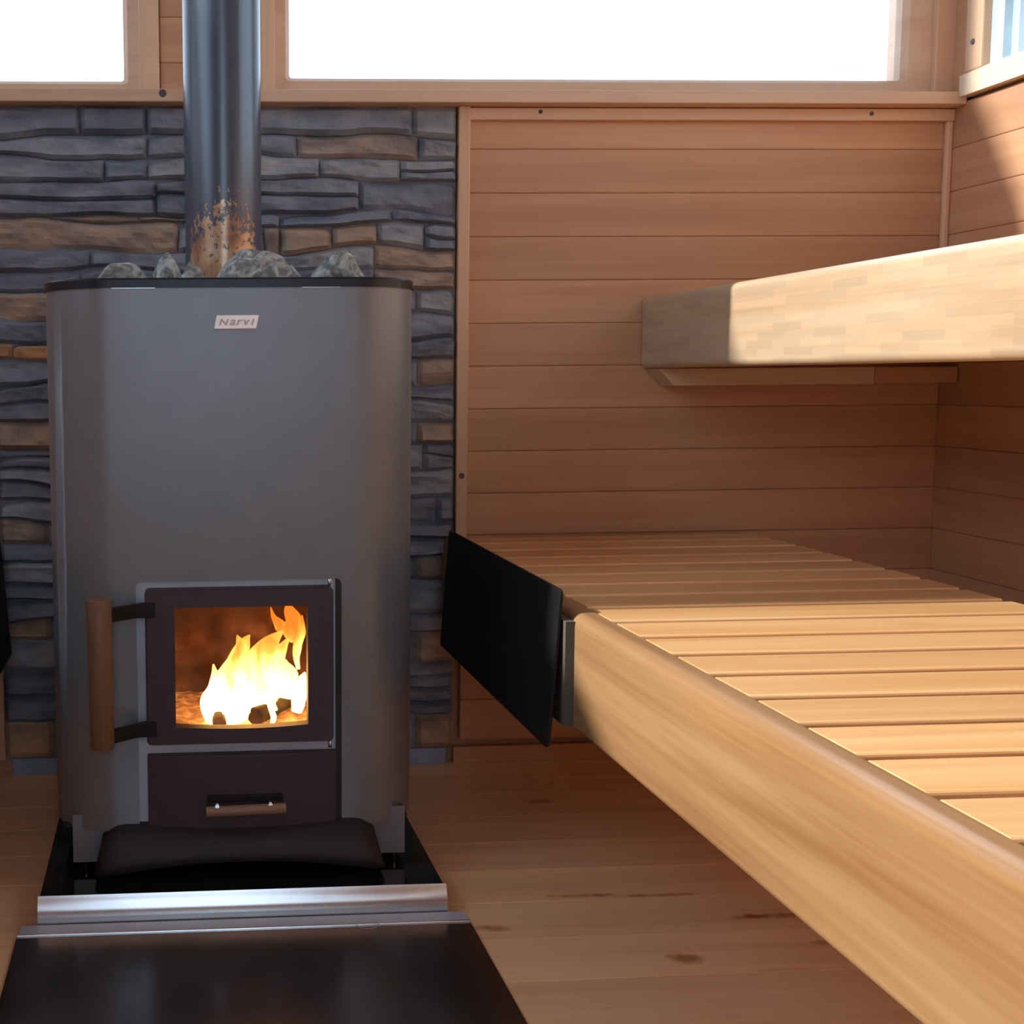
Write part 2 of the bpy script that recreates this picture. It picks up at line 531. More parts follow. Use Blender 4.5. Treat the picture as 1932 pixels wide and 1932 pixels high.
def flame_mat():
    mt, nt, bs = new_mat('flame')
    out = nt.nodes['Material Output']
    nt.nodes.remove(bs)
    pos = N(nt, 'ShaderNodeNewGeometry').outputs['Position']
    sp = N(nt, 'ShaderNodeSeparateXYZ'); nt.links.new(pos, sp.inputs[0])
    n = N(nt, 'ShaderNodeTexNoise'); n.inputs['Scale'].default_value = 26; n.inputs['Detail'].default_value = 4; n.inputs['Distortion'].default_value = 1.0
    mp = N(nt, 'ShaderNodeMapping'); mp.inputs['Scale'].default_value = (1.2, 1.2, .55)
    nt.links.new(pos, mp.inputs[0]); nt.links.new(mp.outputs[0], n.inputs[0])
    h = math_n(nt, 'DIVIDE', math_n(nt, 'SUBTRACT', sp.outputs[2], .225), .17, clamp=True)
    h = math_n(nt, 'ADD', h, math_n(nt, 'MULTIPLY', math_n(nt, 'SUBTRACT', n.outputs[0], .5), .9))
    col = ramp(nt, h, [(0, (1, .62, .22)), (.45, (1, .48, .12)), (.8, (1, .30, .04)), (1, (1, .20, .02))])
    st = ramp(nt, h, [(0, (1, 1, 1)), (.4, (.6, .6, .6)), (.7, (.18, .18, .18)), (1, (.10, .10, .10))])
    em = N(nt, 'ShaderNodeEmission')
    nt.links.new(col, em.inputs[0])
    nt.links.new(math_n(nt, 'MULTIPLY', st, 16.0), em.inputs[1])
    lw = N(nt, 'ShaderNodeLayerWeight'); lw.inputs[0].default_value = .5
    a = math_n(nt, 'SUBTRACT', 1.0, lw.outputs['Facing'])
    a = math_n(nt, 'MULTIPLY', a, 1.2, clamp=True)
    a = math_n(nt, 'MULTIPLY', a, math_n(nt, 'MULTIPLY', math_n(nt, 'SUBTRACT', n.outputs[0], .18), 3.2, clamp=True))
    tr = N(nt, 'ShaderNodeBsdfTransparent')
    mx = N(nt, 'ShaderNodeMixShader')
    nt.links.new(a, mx.inputs[0]); nt.links.new(tr.outputs[0], mx.inputs[1]); nt.links.new(em.outputs[0], mx.inputs[2])
    nt.links.new(mx.outputs[0], out.inputs[0])
    return mt


def ember_mat():
    mt, nt, bs = new_mat('embers')
    pos = N(nt, 'ShaderNodeNewGeometry').outputs['Position']
    n = N(nt, 'ShaderNodeTexNoise'); n.inputs['Scale'].default_value = 70; n.inputs['Detail'].default_value = 4
    nt.links.new(pos, n.inputs[0])
    c = ramp(nt, n.outputs[0], [(.3, (.40, .24, .15)), (.7, (.65, .42, .26))])
    nt.links.new(c, bs.inputs['Base Color'])
    e = ramp(nt, n.outputs[0], [(.45, (.05, .01, 0)), (.65, (.5, .16, .03))])
    nt.links.new(e, bs.inputs['Emission Color'])
    bs.inputs['Emission Strength'].default_value = 1.2
    return mt


M_clad, M_pipe, M_firebox, M_flame, M_ember = cladding_mat(), pipe_mat(), firebrick_mat(), flame_mat(), ember_mat()
S = 'structure'

# ------------------------------------------------------------------ the room
# floor boards running across
b = MB()
y = YF - .05
pitch = .118
k = 0
edges = [2.437 - pitch * i for i in range(33)]
for i in range(len(edges) - 1):
    y1, y0 = edges[i], edges[i + 1]
    b.box(XL - .05, XR + .05, max(y0 + .0002, YF), min(y1 - .0002, 2.43), -.03, 0, R.random(), .0006, 1)
tag(b.build('floor', M_floor), 'pine board floor laid across the room, worn and stained reddish', kind=S)

# back wall: tongue and groove boards with openings
b = MB()
ZS = 1.245       # underside of the window shelf
zl = [1.1715 - .0807 * i for i in range(-1, 15)]
for i in range(len(zl) - 1):
    z1, z0 = zl[i], zl[i + 1]
    if z1 < 0: break
    b.box(.56, XR + .02, D, D + .02, max(z0, -.01), min(z1, ZS), R.random(), .0028, 2)
b.box(XL - .1, XR + .1, D + .02, D + .12, -.05, 1.262, .3)                  # solid wall below the windows
b.box(XL - .1, XR + .1, D + .0, D + .12, 2.12, ZC + .05, .4)                 # above the windows
for i in range(12):                                                           # boards of the pier between the windows
    b.box(-.004, .20, D + .002, D + .02, 1.245 + i * .0807, 1.245 + (i + 1) * .0807, R.random(), .0028, 2)
b.box(-.042, .206, D + .02, D + .12, 1.262, 2.12, .5)
tag(b.build('wall_back', M_wall), 'horizontal alder panelling of the back wall', kind=S)

# right wall
b = MB()
for i in range(len(zl) - 1):
    z1, z0 = zl[i], zl[i + 1]
    if z1 < 0: break
    b.box(XR, XR + .02, YF, D, max(z0, -.01), min(z1, 1.262), R.random(), .0028, 2)
b.box(XR + .02, XR + .12, YF - .1, D + .12, -.05, 1.262, .3)
b.box(XR, XR + .12, YF - .1, D + .12, 2.12, ZC + .05, .3)
b.box(XR, XR + .12, YF - .1, .9, 1.262, 2.12, .3)
b.box(XR, XR + .12, 2.31, D + .12, 1.262, 2.12, .3)
tag(b.build('wall_right', M_wall_y), 'horizontal alder panelling of the right wall', kind=S)

# left wall with its tall window
b = MB()
b.box(XL - .08, XL, YF - .1, D + .12, -.05, 1.24, .3)
b.box(XL - .08, XL, YF - .1, -.2, 1.24, 3.2, .4)
b.box(XL - .08, XL, YF - .1, D + .12, 3.2, ZC + .05, .5)
b.box(XL - .08, XL, 2.335, D + .12, 1.24, 3.2, .6)
tag(b.build('wall_left', M_wall_y), 'wooden left wall with a tall window', kind=S)
# front wall with the glazed door
b = MB()
b.box(XL - .1, -.35, YF - .1, YF, -.05, ZC + .05, .3)
b.box(.55, XR + .1, YF - .1, YF, -.05, ZC + .05, .5)
b.box(-.35, .55, YF - .1, YF, 2.3, ZC + .05, .6)
tag(b.build('wall_front', M_wall), 'wooden front wall around the glazed sauna door', kind=S)
b = MB()
for i in range(24):
    b.box(XL - .05, XR + .05, YF - .05 + i * .165, YF - .05 + (i + 1) * .165 - .002, ZC, ZC + .03, R.random(), .003, 1)
tag(b.build('ceiling', M_wall), 'board ceiling of the sauna', kind=S)

# glazed door behind the viewer
dr = empty('door_1', (.1, YF - .05, 0), 'glazed sauna door in the front wall', kind=S)
b = MB()
b.box(-.35, -.29, YF - .07, YF - .03, 0, 2.3, .3, .003); b.box(.49, .55, YF - .07, YF - .03, 0, 2.3, .6, .003)
b.box(-.29, .49, YF - .07, YF - .03, 0, .50, .3, .003); b.box(-.29, .49, YF - .07, YF - .03, 2.22, 2.3, .3, .003)
b.build('door_frame', M_trim_z, dr)
b = MB(); b.box(-.29, .49, YF - .052, YF - .046, .50, 2.22); b.build('door_pane', M_pane, dr)


def window_y(name, x0, x1, z0, z1, gx0, gx1, gz0, gz1, label):
    """window in the back wall: frame x0..x1, glass gx0..gx1, rounded inner corners"""
    o = empty(name, ((x0 + x1) / 2, D + .03, z0), label, kind=S)
    b = MB()
    inner = round_rect(gx0, gx1, gz0, gz1, .006, 5)
    inner2 = round_rect(gx0 - .008, gx1 + .008, gz0 - .008, gz1 + .008, .008, 5)
    outer = []
    for (px, pz) in inner:
        # map each inner point to the outer rectangle
        ox = x1 if px > (gx0 + gx1) / 2 else x0
        oz = z1 if pz > (gz0 + gz1) / 2 else z0
        outer.append((ox, oz))
    rows = [[Vector((p[0], D + .075, p[1])) for p in outer], [Vector((p[0], D + .012, p[1])) for p in outer],
            [Vector((p[0], D + .016, p[1])) for p in inner2], [Vector((p[0], D + .03, p[1])) for p in inner],
            [Vector((p[0], D + .075, p[1])) for p in inner]]
    b.grid(rows, .5, close_u=True, smooth=False)
    bmesh.ops.remove_doubles(b.bm, verts=b.bm.verts, dist=1e-5)
    bmesh.ops.dissolve_degenerate(b.bm, dist=1e-6, edges=b.bm.edges)
    b.build('window_frame', M_trim, o)
    b = MB(); b.box(gx0 - .004, gx1 + .004, D + .046, D + .051, gz0 - .004, gz1 + .004); b.build('pane', M_pane, o)
    return o


window_y('window_1', XL + .02, -.042, 1.262, 2.12, XL + .06, -.071, 1.298, 2.08, 'bright window left of the flue pipe')
window_y('window_2', .206, 1.459, 1.262, 2.12, .236, 1.409, 1.305, 2.08, 'long bright window right of the flue pipe')

# upright casings beside the pier and the corner post
b = MB(); b.box(-.042, -.005, D - .006, D + .02, 1.269, 2.12, .5, .002); tag(b.build('trim_1', M_trim_z), 'upright casing board between the left window and the pier', kind=S)
b = MB(); b.box(.181, .206, D - .006, D + .02, 1.269, 2.12, .7, .002); tag(b.build('trim_2', M_trim_z), 'upright casing board left of the long window', kind=S)
b = MB(); b.box(1.459, XR + .02, D - .004, D + .12, 1.262, 2.12, .35, .002); tag(b.build('trim_3', M_trim_z), 'corner post right of the long window', kind=S)


def screw(parent, x, y, z, r=.0045, ax='y', s=-1):
    b = MB()
    d = .0012
    if ax == 'y':
        b.cyl((x, y + .002, z), (x, y - d, z), r, n=16, bev=.0004)
    else:
        b.cyl((x + .002, y, z), (x - d, y, z), r, n=16, bev=.0004)
    return b.build('screw', M_screw, parent)


# shelf board under the back windows
b = MB(); b.box(XL, XR, 2.350, D + .03, 1.2455, 1.2685, .42, .002)
o = tag(b.build('trim_4', M_trim), 'long shelf board under the back windows', kind=S)
screw(o, 0.0, 2.350, 1.260, .0068)
screw(o, .168, 2.350, 1.258, .006)
b = MB(); b.box(.566, XR, 2.385, D, 1.222, 1.244, .85, .002)
o = tag(b.build('trim_5', M_trim), 'thin batten with screws under the shelf board', kind=S)
screw(o, .699, 2.385, 1.2365, .004); screw(o, 1.332, 2.385, 1.2345, .004)
b = MB(); b.box(.545, .567, 2.380, D, .300, 1.2455, .62, .002)
o = tag(b.build('trim_6', M_trim_z), 'upright strip between the stone cladding and the panelling', kind=S)
screw(o, .5555, 2.380, .562, .0055)
b = MB(); b.box(XR - .013, XR, D - .013, D, .90, 1.223, .55, .004); tag(b.build('trim_7', M_trim_z), 'thin corner strip between back and right walls', kind=S)
b = MB(); b.box(.545, XR, D - .012, D, 0, .032, .3, .002); tag(b.build('baseboard_back', M_wall), 'low skirting board along the back wall', kind=S)

# window of the right wall
o = empty('window_3', (XR, 1.6, 1.26), 'window in the right wall', kind=S)
b = MB()
b.box(XR - .012, XR + .05, 2.297, 2.347, 1.30, 2.12, .6, .003)
b.box(XR - .006, XR + .08, .9, 2.31, 2.06, 2.12, .6, .003)
b.box(XR - .006, XR + .08, .86, .93, 1.26, 2.12, .6, .003)
f = b.build('window_frame', M_trim_z, o)
sc_ = screw(o, XR - .012, 2.323, 1.351, .0055, 'x')
b = MB(); b.box(XR + .004, XR + .06, 2.262, 2.297, 1.298, 2.08, .5, .002); b.box(XR + .02, XR + .055, 2.243, 2.262, 1.298, 2.08, .5, .001); b.build('metal_profile', M_alu, o)
b = MB(); b.box(XR + .030, XR + .035, .93, 2.25, 1.29, 2.08); b.build('pane', M_pane, o)
b = MB(); b.prism([(XR - .016, 1.258), (XR - .016, 1.296), (XR - .006, 1.302), (XR + .10, 1.302), (XR + .10, 1.258)], 'y', .86, 2.352, .4)
# prism 'y' uses (x, z)
b.build('window_sill', M_trim_y, o)
# window of the left wall, out of view, height raised to let the sun in
o = empty('window_4', (XL, .9, 1.24), 'tall window in the left wall', kind=S)
b = MB()
b.box(XL - .07, XL + .005, -.2, 2.335, 1.23, 1.275, .6, .003); b.box(XL - .07, XL + .005, -.2, 2.335, 3.165, 3.2, .6, .003)
b.box(XL - .07, XL + .005, 2.315, 2.345, 1.23, 3.2, .6, .003); b.box(XL - .07, XL + .005, -.22, -.17, 1.23, 3.2, .6, .003)
b.build('window_frame', M_trim_y, o)
b = MB(); b.box(XL - .042, XL - .038, -.17, 2.315, 1.275, 3.165); b.build('pane', M_pane, o)

# snow ground outside, and an added unseen solid that blocks the sun
b = MB(); b.box(-30, 30, -30, 30, -.45, -.40); tag(b.build('ground', M_snow), 'snow covered ground outside', kind=S)
b = MB()
xs = -1.9
prof = [(-.6, 3.4), (.04, 3.31), (.104, 3.27), (.224, 3.085), (.347, 2.58), (.415, 2.44), (.60, 2.36), (.765, 2.30), (.768, 1.84), (1.0, 1.72), (1.3, 1.5), (2.0, 1.2), (3.8, .8)]  # stepped outline shaped so its shadow sets the sunlight edges indoors
b.prism([(D - t, z) for t, z in prof] + [(D - 3.8, -.42), (D + .6, -.42)], 'x', xs - .6, xs, 1)
tag(b.build('sun_blocker', M_snow), 'added white solid outside the left window, shaped to block the sun', kind=S)

# ------------------------------------------------------------------ stone cladding
SX0, SX1 = -.317, .543
rowpx = [192, 247, 285, 328, 384, 404, 455, 490, 530, 580, 620, 658, 704, 738, 776, 818, 866, 925, 962, 1000, 1035, 1080, 1142, 1180, 1235, 1292, 1340, 1412]
rz = [1.247 - (p - 192) * (1.247 - .032) / (1412 - 192) for p in rowpx]


def wav(x, k):
    if k <= 0 or k >= len(rz) - 1: return 0
    return .0085 * noise.noise(Vector((x * 6 + k * 7.3, k * 3.1, 0))) * 2 + .0025 * noise.noise(Vector((x * 22, k * 9.1, 3)))


def px2x(px): return (px - 350) * (SX1 - SX0) / (850 - 12) + .03


tans = [(20, 345, 388, 455, .35), (500, 705, 404, 452, .35), (700, 852, 458, 522, .3), (0, 120, 532, 580, .3), (45, 120, 622, 656, .95),
        (560, 780, 235, 285, .05), (0, 120, 776, 815, .5), (780, 852, 650, 700, .25), (780, 852, 770, 815, .35), (0, 100, 950, 1000, .2), (0, 100, 1142, 1178, .5), (0, 100, 1345, 1376, .8),
        (780, 852, 1035, 1100, .3), (780, 852, 1182, 1216, .4), (780, 852, 1345, 1400, .55), (500, 530, 404, 452, .3)]
rs = random.Random(21)
b = MB()
b.box(SX0, SX1, D - .006, D + .02, .03, 1.246, .2)
for k in range(len(rz) - 1):
    zt, zb_ = rz[k], rz[k + 1]
    pxc = (rowpx[k] + rowpx[k + 1]) / 2
    x = SX0
    cuts = [SX0]
    fixed = sorted(set([px2x(t[0]) for t in tans if t[2] - 4 < pxc < t[3] + 4] + [px2x(t[1]) for t in tans if t[2] - 4 < pxc < t[3] + 4]))
    if rowpx[k] < 320: fixed.append(px2x(292))
    if 370 < rowpx[k] < 470: fixed.append(px2x(527))
    while x < SX1 - .05:
        x += rs.uniform(.12, .40)
        cuts.append(x)
    cuts = [c for c in cuts if all(abs(c - f) > .05 for f in fixed)] + [f for f in fixed if SX0 + .01 < f < SX1 - .015]
    cuts = sorted(c for c in cuts if c < SX1 - .03)
    if not cuts or cuts[0] > SX0 + .001: cuts = [SX0] + cuts
    cuts.append(SX1)
    for i in range(len(cuts) - 1):
        x0, x1 = cuts[i] + .0006, cuts[i + 1] - .0006
        xm = (x0 + x1) / 2
        tint = rs.random() * .98
        for t in tans:
            if px2x(t[0]) - .02 < xm < px2x(t[1]) + .02 and t[2] - 4 < pxc < t[3] + 4:
                tint = 2 + t[4]
        depth = rs.uniform(.010, .019)
        tilt = rs.uniform(-.006, .006)
        seed = rs.uniform(0, 100)
        split = rs.random() < .4 and (zt - zb_) > .04 and tint < 1.5
        parts = [(1.0, 0.0)] if not split else [(1.0, .55), (.55, 0.0)]
        for (ft, fb) in parts:
            dd = depth + (rs.uniform(-.006, .006) if split else 0)
            tv = tint if not split else rs.random() * .98
            nx = max(4, int((x1 - x0) / .008))
            nz = 6
            rows = []
            taper = rs.choice((0, 0, 1, -1)) * rs.uniform(.2, .7)
            for jz in range(nz + 1):
                row = []
                for jx in range(nx + 1):
                    u, v = jx / nx, jz / nz
                    xx = x0 + (x1 - x0) * u
                    top = zt + wav(xx, k) - .0012
                    bot = zb_ + wav(xx, k + 1) + .0012
                    if split and fb > 0: bot2 = bot + (top - bot) * (fb + .10 * math.sin(u * 3 + seed)); top2 = top
                    elif split: top2 = bot + (top - bot) * (.55 + .10 * math.sin(u * 3 + seed)) - .0012; bot2 = bot
                    else: top2, bot2 = top, bot
                    # stones draw in towards their ends
                    shr = 0
                    if taper > 0: shr = taper * max(0, (u - .72) / .28) ** 2
                    if taper < 0: shr = -taper * max(0, (.28 - u) / .28) ** 2
                    hgt = (top2 - bot2) * (1 - .5 * shr)
                    zz = bot2 + hgt * (1 - v)
                    eu = min(u, 1 - u) * (x1 - x0); ev = min(v, 1 - v) * hgt
                    ed = min(1, .35 + eu / .006) * min(1, .35 + ev / .005)
                    nn = noise.noise(Vector((xx * 18 + seed, zz * 34, seed))) * .006 + noise.noise(Vector((xx * 55 + seed, zz * 90, seed))) * .003
                    # ledge facet: stones lean out at the top or the bottom
                    yy = D - .004 - ed * (dd + tilt * (v - .5) * 2 + nn)
                    row.append(Vector((min(max(xx, SX0), SX1), min(yy, D - .002), zz)))
                rows.append(row)
            b.grid(rows, tv, smooth=False)
tag(b.build('wall_cladding', M_clad, recalc=False), 'blue grey ledge stone cladding behind the stove', kind=S)
b = MB(); b.box(SX0 + .012, SX1 - .012, D - .012, D + .01, .0, .031, 1, .001)
tag(b.build('trim_8', M_zinc), 'blue grey metal strip under the stone cladding', kind=S)
b = MB(); b.box(SX0 - .022, SX0, 2.380, D, .03, 1.2455, .3, .002); tag(b.build('trim_9', M_trim_z), 'upright strip at the left edge of the stone cladding', kind=S)
b = MB()
for i in range(len(zl) - 1):
    z1, z0 = zl[i], zl[i + 1]
    if z1 < 0: break
    b.box(XL, SX0 - .02, D, D + .02, max(z0, -.01), min(z1, ZS), R.random(), .0028, 2)
tag(b.build('wall_back', M_wall), 'horizontal panelling left of the stone cladding', kind=S)

# ------------------------------------------------------------------ benches
PITCH = .0952


def lower_bench(x_out, x_in, x_far, sgn, label, shield_label):
    """x_out: outer face of the front board, x_in: its inner face, x_far: far side of the slats"""
    e = empty('sauna_bench', ((x_out + x_far) / 2, 1.1, 0), label, 'bench')
    lo, hi = min(x_in, x_far), max(x_in, x_far)
    k = 0
    y1 = 1.631 + PITCH * 8 - .004
    while True:
        ya = y1 - PITCH * k
        yb = ya - PITCH + .0155
        if ya < -.75: break
        b = MB()
        b.box(lo + .003, hi, yb, min(ya, D - .004), .415, .4425, R.random(), .0035, 3, edges=lambda q: abs(q.verts[0].co.x - q.verts[1].co.x) > .1)
        b.build('slat', M_slat, e)
        k += 1
    b = MB()
    a, c = sorted((x_out, x_in))
    ro_, ri_ = .016, .002                                    # generous rounding outside, crisp edge against the slats
    pts = []
    for (px, pz, rr, a0) in ((1, 1, ri_, 0), (0, 1, ro_, 90), (0, 0, .010, 180), (1, 0, .004, 270)):
        for i_ in range(9):
            q_ = math.radians(a0 + 90 * i_ / 8)
            cx0 = (c - a) - rr if px else rr
            cz0 = .4435 - rr if pz else .292 + rr
            pts.append((cx0 + rr * math.cos(q_), cz0 + rr * math.sin(q_)))
    pts = [((a + p[0]) if sgn > 0 else (c - p[0]), p[1]) for p in pts]
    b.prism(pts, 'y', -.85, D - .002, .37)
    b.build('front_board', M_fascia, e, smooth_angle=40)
    for xx in (lo + .05, hi - .09):
        b = MB(); b.box(xx, xx + .045, -.8, D - .01, .37, .4145, .5, .003)
        b.build('bearer', M_frame, e)
    for yy in (.1, 2.2):
        b = MB(); b.box(hi - .07, hi - .02, yy, yy + .05, 0, .37, .5, .003)
        b.build('leg', M_frame, e)
    # heat shield on the end nearest the stove
    s = -1 if sgn > 0 else 1
    b = MB()
    x0 = x_out + s * .012
    pts = round_rect(1.598, 2.255, .264, .474, .008, 5)
    b.prism([(p[0], p[1]) for p in pts], 'x', x0, x0 + s * .004, 1, .0006)
    for v in b.bm.verts:                                    # leans out a little at the bottom
        v.co.x += s * .015 * (.474 - v.co.z) / .21
    sh = b.build('heat_shield', M_shield, e)
    tag(sh, shield_label)
    b = MB(); b.box(min(x_out, x0), max(x_out, x0), 1.588, 2.25, .296, .434, 1)
    b.build('insulation_board', M_felt, sh)
    b = MB()
    b.cyl((x0 + s * .003, 1.76, .37), (x0 + s * .006, 1.76, .37), .005, n=14)
    b.build('screw', M_screw, sh)
    return e


lower_bench(.520, .5515, 1.128, 1, 'lower slatted wooden bench right of the stove, running towards the viewer', 'matt black heat shield plate at the bench end')
lower_bench(-.315, -.3465, -.92, -1, 'lower wooden bench at the left picture edge, only its black shield showing', 'matt black heat shield plate at the left edge')

# upper bench
e = empty('sauna_bench', (1.2, 1.1, .76), 'upper wooden bench on the right wall with a thick glued front board', 'bench')
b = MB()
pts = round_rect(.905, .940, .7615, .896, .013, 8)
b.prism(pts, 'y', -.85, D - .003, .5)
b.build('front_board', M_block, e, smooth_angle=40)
k = 0
while True:
    ya = D - .006 - PITCH * k
    if ya < -.7: break
    b = MB(); b.box(.942, XR - .004, ya - PITCH + .0155, ya, .860, .888, R.random(), .0035, 2)
    b.build('slat', M_slat, e)
    k += 1
for xx in (.97, 1.42):
    b = MB(); b.box(xx, xx + .045, -.8, D - .01, .81, .8595, .5, .003); b.build('bearer', M_frame, e)
b = MB()
b.prism([(.945, .7285), (.915, .7605), (1.33, .7605), (1.33, .7285)], 'y', 2.335, D - .002, .5, .001)
b.build('ledger', M_frame, e)
b = MB(); b.box(1.331, XR - .003, 2.335, D - .002, .7300, .7600, .2, .001); tag(b.build('ledger', M_wall, e), 'brown wooden ledger under the bench')

# ------------------------------------------------------------------ stove
YS = 1.79
bx0, bx1 = -.1735, .3605
BC = .0935
st = empty('sauna_stove', (BC, 2.03, .037), 'grey wood-burning sauna stove with a lit glass door and rounded corners', 'stove')
# outer mantle, open front below
def mantle_profile(r, inset=0, n=14):
    x0, x1, y0, y1 = bx0 + inset, bx1 - inset, YS + inset, 2.30 - inset
    pts = [(.245, y0)]
    for cx, cy, a0, a1 in ((x1 - r, y0 + r, -90, 0), (x1 - r, y1 - r, 0, 90), (x0 + r, y1 - r, 90, 180), (x0 + r, y0 + r, 180, 270)):
        for i in range(n + 1):
            q = math.radians(a0 + (a1 - a0) * i / n)
            pts.append((cx + r * math.cos(q), cy + r * math.sin(q)))
    pts.append((-.049, y0))
    return pts


b = MB()
po = mantle_profile(.092)
pi_ = mantle_profile(.088, .004)
ZB, ZM, ZT = .100, .464, .878
for (za, zb_, closed) in ((ZB, ZM, False), (ZM, ZT, True)):
    rows = [[Vector((p[0], p[1], zz)) for p in pp] for pp, zz in ((po, za), (po, zb_), (pi_, zb_), (pi_, za), (po, za))]
    b.grid(rows, 1, close_u=closed, smooth=True)
# rounded upper corners of the opening
for sx, cx in ((1, -.049), (-1, .245)):
    r = .008
    pts = [(cx, ZM)] + [(cx + sx * (r - r * math.sin(math.radians(q))), ZM - r + r * math.cos(math.radians(q))) for q in (0, 30, 60, 90)]
    b.prism(pts, 'y', YS, YS + .004, 1)
bmesh.ops.remove_doubles(b.bm, verts=b.bm.verts, dist=1e-5)
b.build('mantle', M_body, st, smooth_angle=35)
# rim
b = MB()
ro = [(BC + (p[0] - BC) * 1.008, 2.045 + (p[1] - 2.045) * 1.008) for p in round_rect(bx0, bx1, YS, 2.30, .092, 12)]
ri = round_rect(bx0 + .035, bx1 - .035, YS + .035, 2.265, .07, 12)
rows = []
for pp, zz, sh in ((ro, .876, 0), (ro, .887, 0), (ro, .8895, .0015), (ri, .8895, 0), (ri, .84, 0)):
    rows.append([Vector((BC + (p[0] - BC) * (1 - sh * 4), 2.045 + (p[1] - 2.045) * (1 - sh * 4), zz)) for p in pp])
vs = b.grid(rows, 1, close_u=True, smooth=True)
b.cap(vs[-1])
b.build('rim', M_rimblack, st, smooth_angle=30)
# thin bright seams under the rim
for xa, xb in ((-.075, -.015), (.19, .245)):
    b = MB(); b.box(xa, xb, YS - .0008, YS + .002, .8755, .8768); b.build('seam_strip', M_chrome, st)
# steel front behind the door
b = MB()
yf = YS + .006
fx0, fx1, fz0, fz1 = -.049, .245, .10, .464
ox0, ox1, oz0, oz1 = -.002, .206, .234, .441
b.box(fx0, ox0, yf, yf + .006, fz0, fz1); b.box(ox1, fx1 - .008, yf, yf + .006, fz0, fz1)
b.box(ox0, ox1, yf, yf + .006, oz1, fz1); b.box(ox0, ox1, yf, yf + .006, fz0, oz0)
b.box(.229, .2325, yf - .003, yf, .448, .464, 1)
b.build('front_plate', M_front, st)
b = MB(); b.box(.237, .2445, YS + .001, yf + .02, .105, .463); b.build('gap_strip', M_blackiron, st)
# firebox
b = MB()
t_ = .004
b.box(-.03 - t_, -.03, yf + .006, 2.12, .215, .46); b.box(.232, .232 + t_, yf + .006, 2.12, .215, .46)
b.box(-.03, .232, 2.12, 2.12 + t_, .215, .46); b.box(-.03, .232, yf + .006, 2.12, .46, .46 + t_); b.box(-.03, .232, yf + .006, 2.12, .215, .215 + t_)
b.build('firebox', M_firebox, st)
b = MB()
rows = []
for i in range(15):
    rows.append([Vector((-.028 + .258 * j / 22, yf + .012 + .30 * i / 14, .222 + .007 * noise.noise(Vector((j * .7, i * .7, 2))) + .004)) for j in range(23)])
b.grid(rows, 1)
b.build('ember_bed', M_ember, st)
# door: slab with a window hole, bowed sill
yd0, yd1 = YS - .018, YS + .004
b = MB()
dx0, dx1, dz0, dz1 = -.036, .2315, .230, .4545
gx0, gx1, gz0, gz1 = .0055, .1945, .2565, .4285
outer = round_rect(dx0, dx1, dz0, dz1, .007, 6)
inner = []
for (px, pz) in outer:
    u = (px - dx0) / (dx1 - dx0); v = (pz - dz0) / (dz1 - dz0)
    X_ = gx1 if u > .5 else gx0
    Z_ = gz1 if v > .5 else gz0
    inner.append((X_, Z_))
# finer loop so that the sill of the window can bow
def loop(o, nseg=12):
    pts = []
    for i in range(len(o)):
        a, c = o[i], o[(i + 1) % len(o)]
        m_ = nseg if math.hypot(a[0] - c[0], a[1] - c[1]) > .05 else 1
        for j in range(m_):
            pts.append((a[0] + (c[0] - a[0]) * j / m_, a[1] + (c[1] - a[1]) * j / m_))
    return pts
lo_ = []
li_ = []
n_ = len(outer)
for i in range(n_):
    a, c = outer[i], outer[(i + 1) % n_]
    ia, ic = inner[i], inner[(i + 1) % n_]
    m_ = 12 if math.hypot(a[0] - c[0], a[1] - c[1]) > .05 else 1
    for j in range(m_):
        q = j / m_
        lo_.append((a[0] + (c[0] - a[0]) * q, a[1] + (c[1] - a[1]) * q))
        px, pz = ia[0] + (ic[0] - ia[0]) * q, ia[1] + (ic[1] - ia[1]) * q
        if abs(pz - gz0) < 1e-6:
            u = (px - gx0) / (gx1 - gx0)
            pz -= .004 * 4 * u * (1 - u)
        li_.append((px, pz))
cx_, cz_ = (dx0 + dx1) / 2, (dz0 + dz1) / 2
shrink = [(cx_ + (p[0] - cx_) * .985, cz_ + (p[1] - cz_) * .985) for p in lo_]
rows = [[Vector((p[0], yd1, p[1])) for p in lo_], [Vector((p[0], yd0 + .004, p[1])) for p in lo_], [Vector((p[0], yd0, p[1])) for p in shrink],
        [Vector((p[0], yd0, p[1])) for p in li_], [Vector((p[0], yd1, p[1])) for p in li_], [Vector((p[0], yd1, p[1])) for p in lo_]]
b.grid(rows, 1, close_u=True, smooth=False)
bmesh.ops.remove_doubles(b.bm, verts=b.bm.verts, dist=1e-6)
door = b.build('fire_door', M_door, st, smooth_angle=25)
b = MB(); b.box(gx0 - .004, gx1 + .004, YS - .006, YS - .003, gz0 - .007, gz1 + .004); b.build('door_glass', M_doorglass, door)
for za, zb_, rr in ((.4545, .4645, .0022), (.2180, .2300, .0026)):
    b = MB(); b.cyl((.2275, YS - .004, za), (.2275, YS - .004, zb_), rr, n=12); b.build('hinge_pin', M_chrome, door)
# handle: two flat arms and a wooden bar
hb = .448
for zc in (.427, .256):
    b = MB()
    b.prism([(-.022, YS - .020), (-.040, YS - .014), (-.098, YS - .062), (-.094, YS - .068), (-.050, YS - .030), (-.022, YS - .026)], 'z', zc - .010, zc + .010, 1, .0008)
    b.build('handle_arm', M_shield, door)
b = MB(); b.cyl((-.096, YS - .072, .244), (-.0975, YS - .072, .453), .0165, .0175, n=28, bev=.0025)
tag(b.build('handle', M_handle, door, smooth_angle=40), 'turned wooden door handle bar')
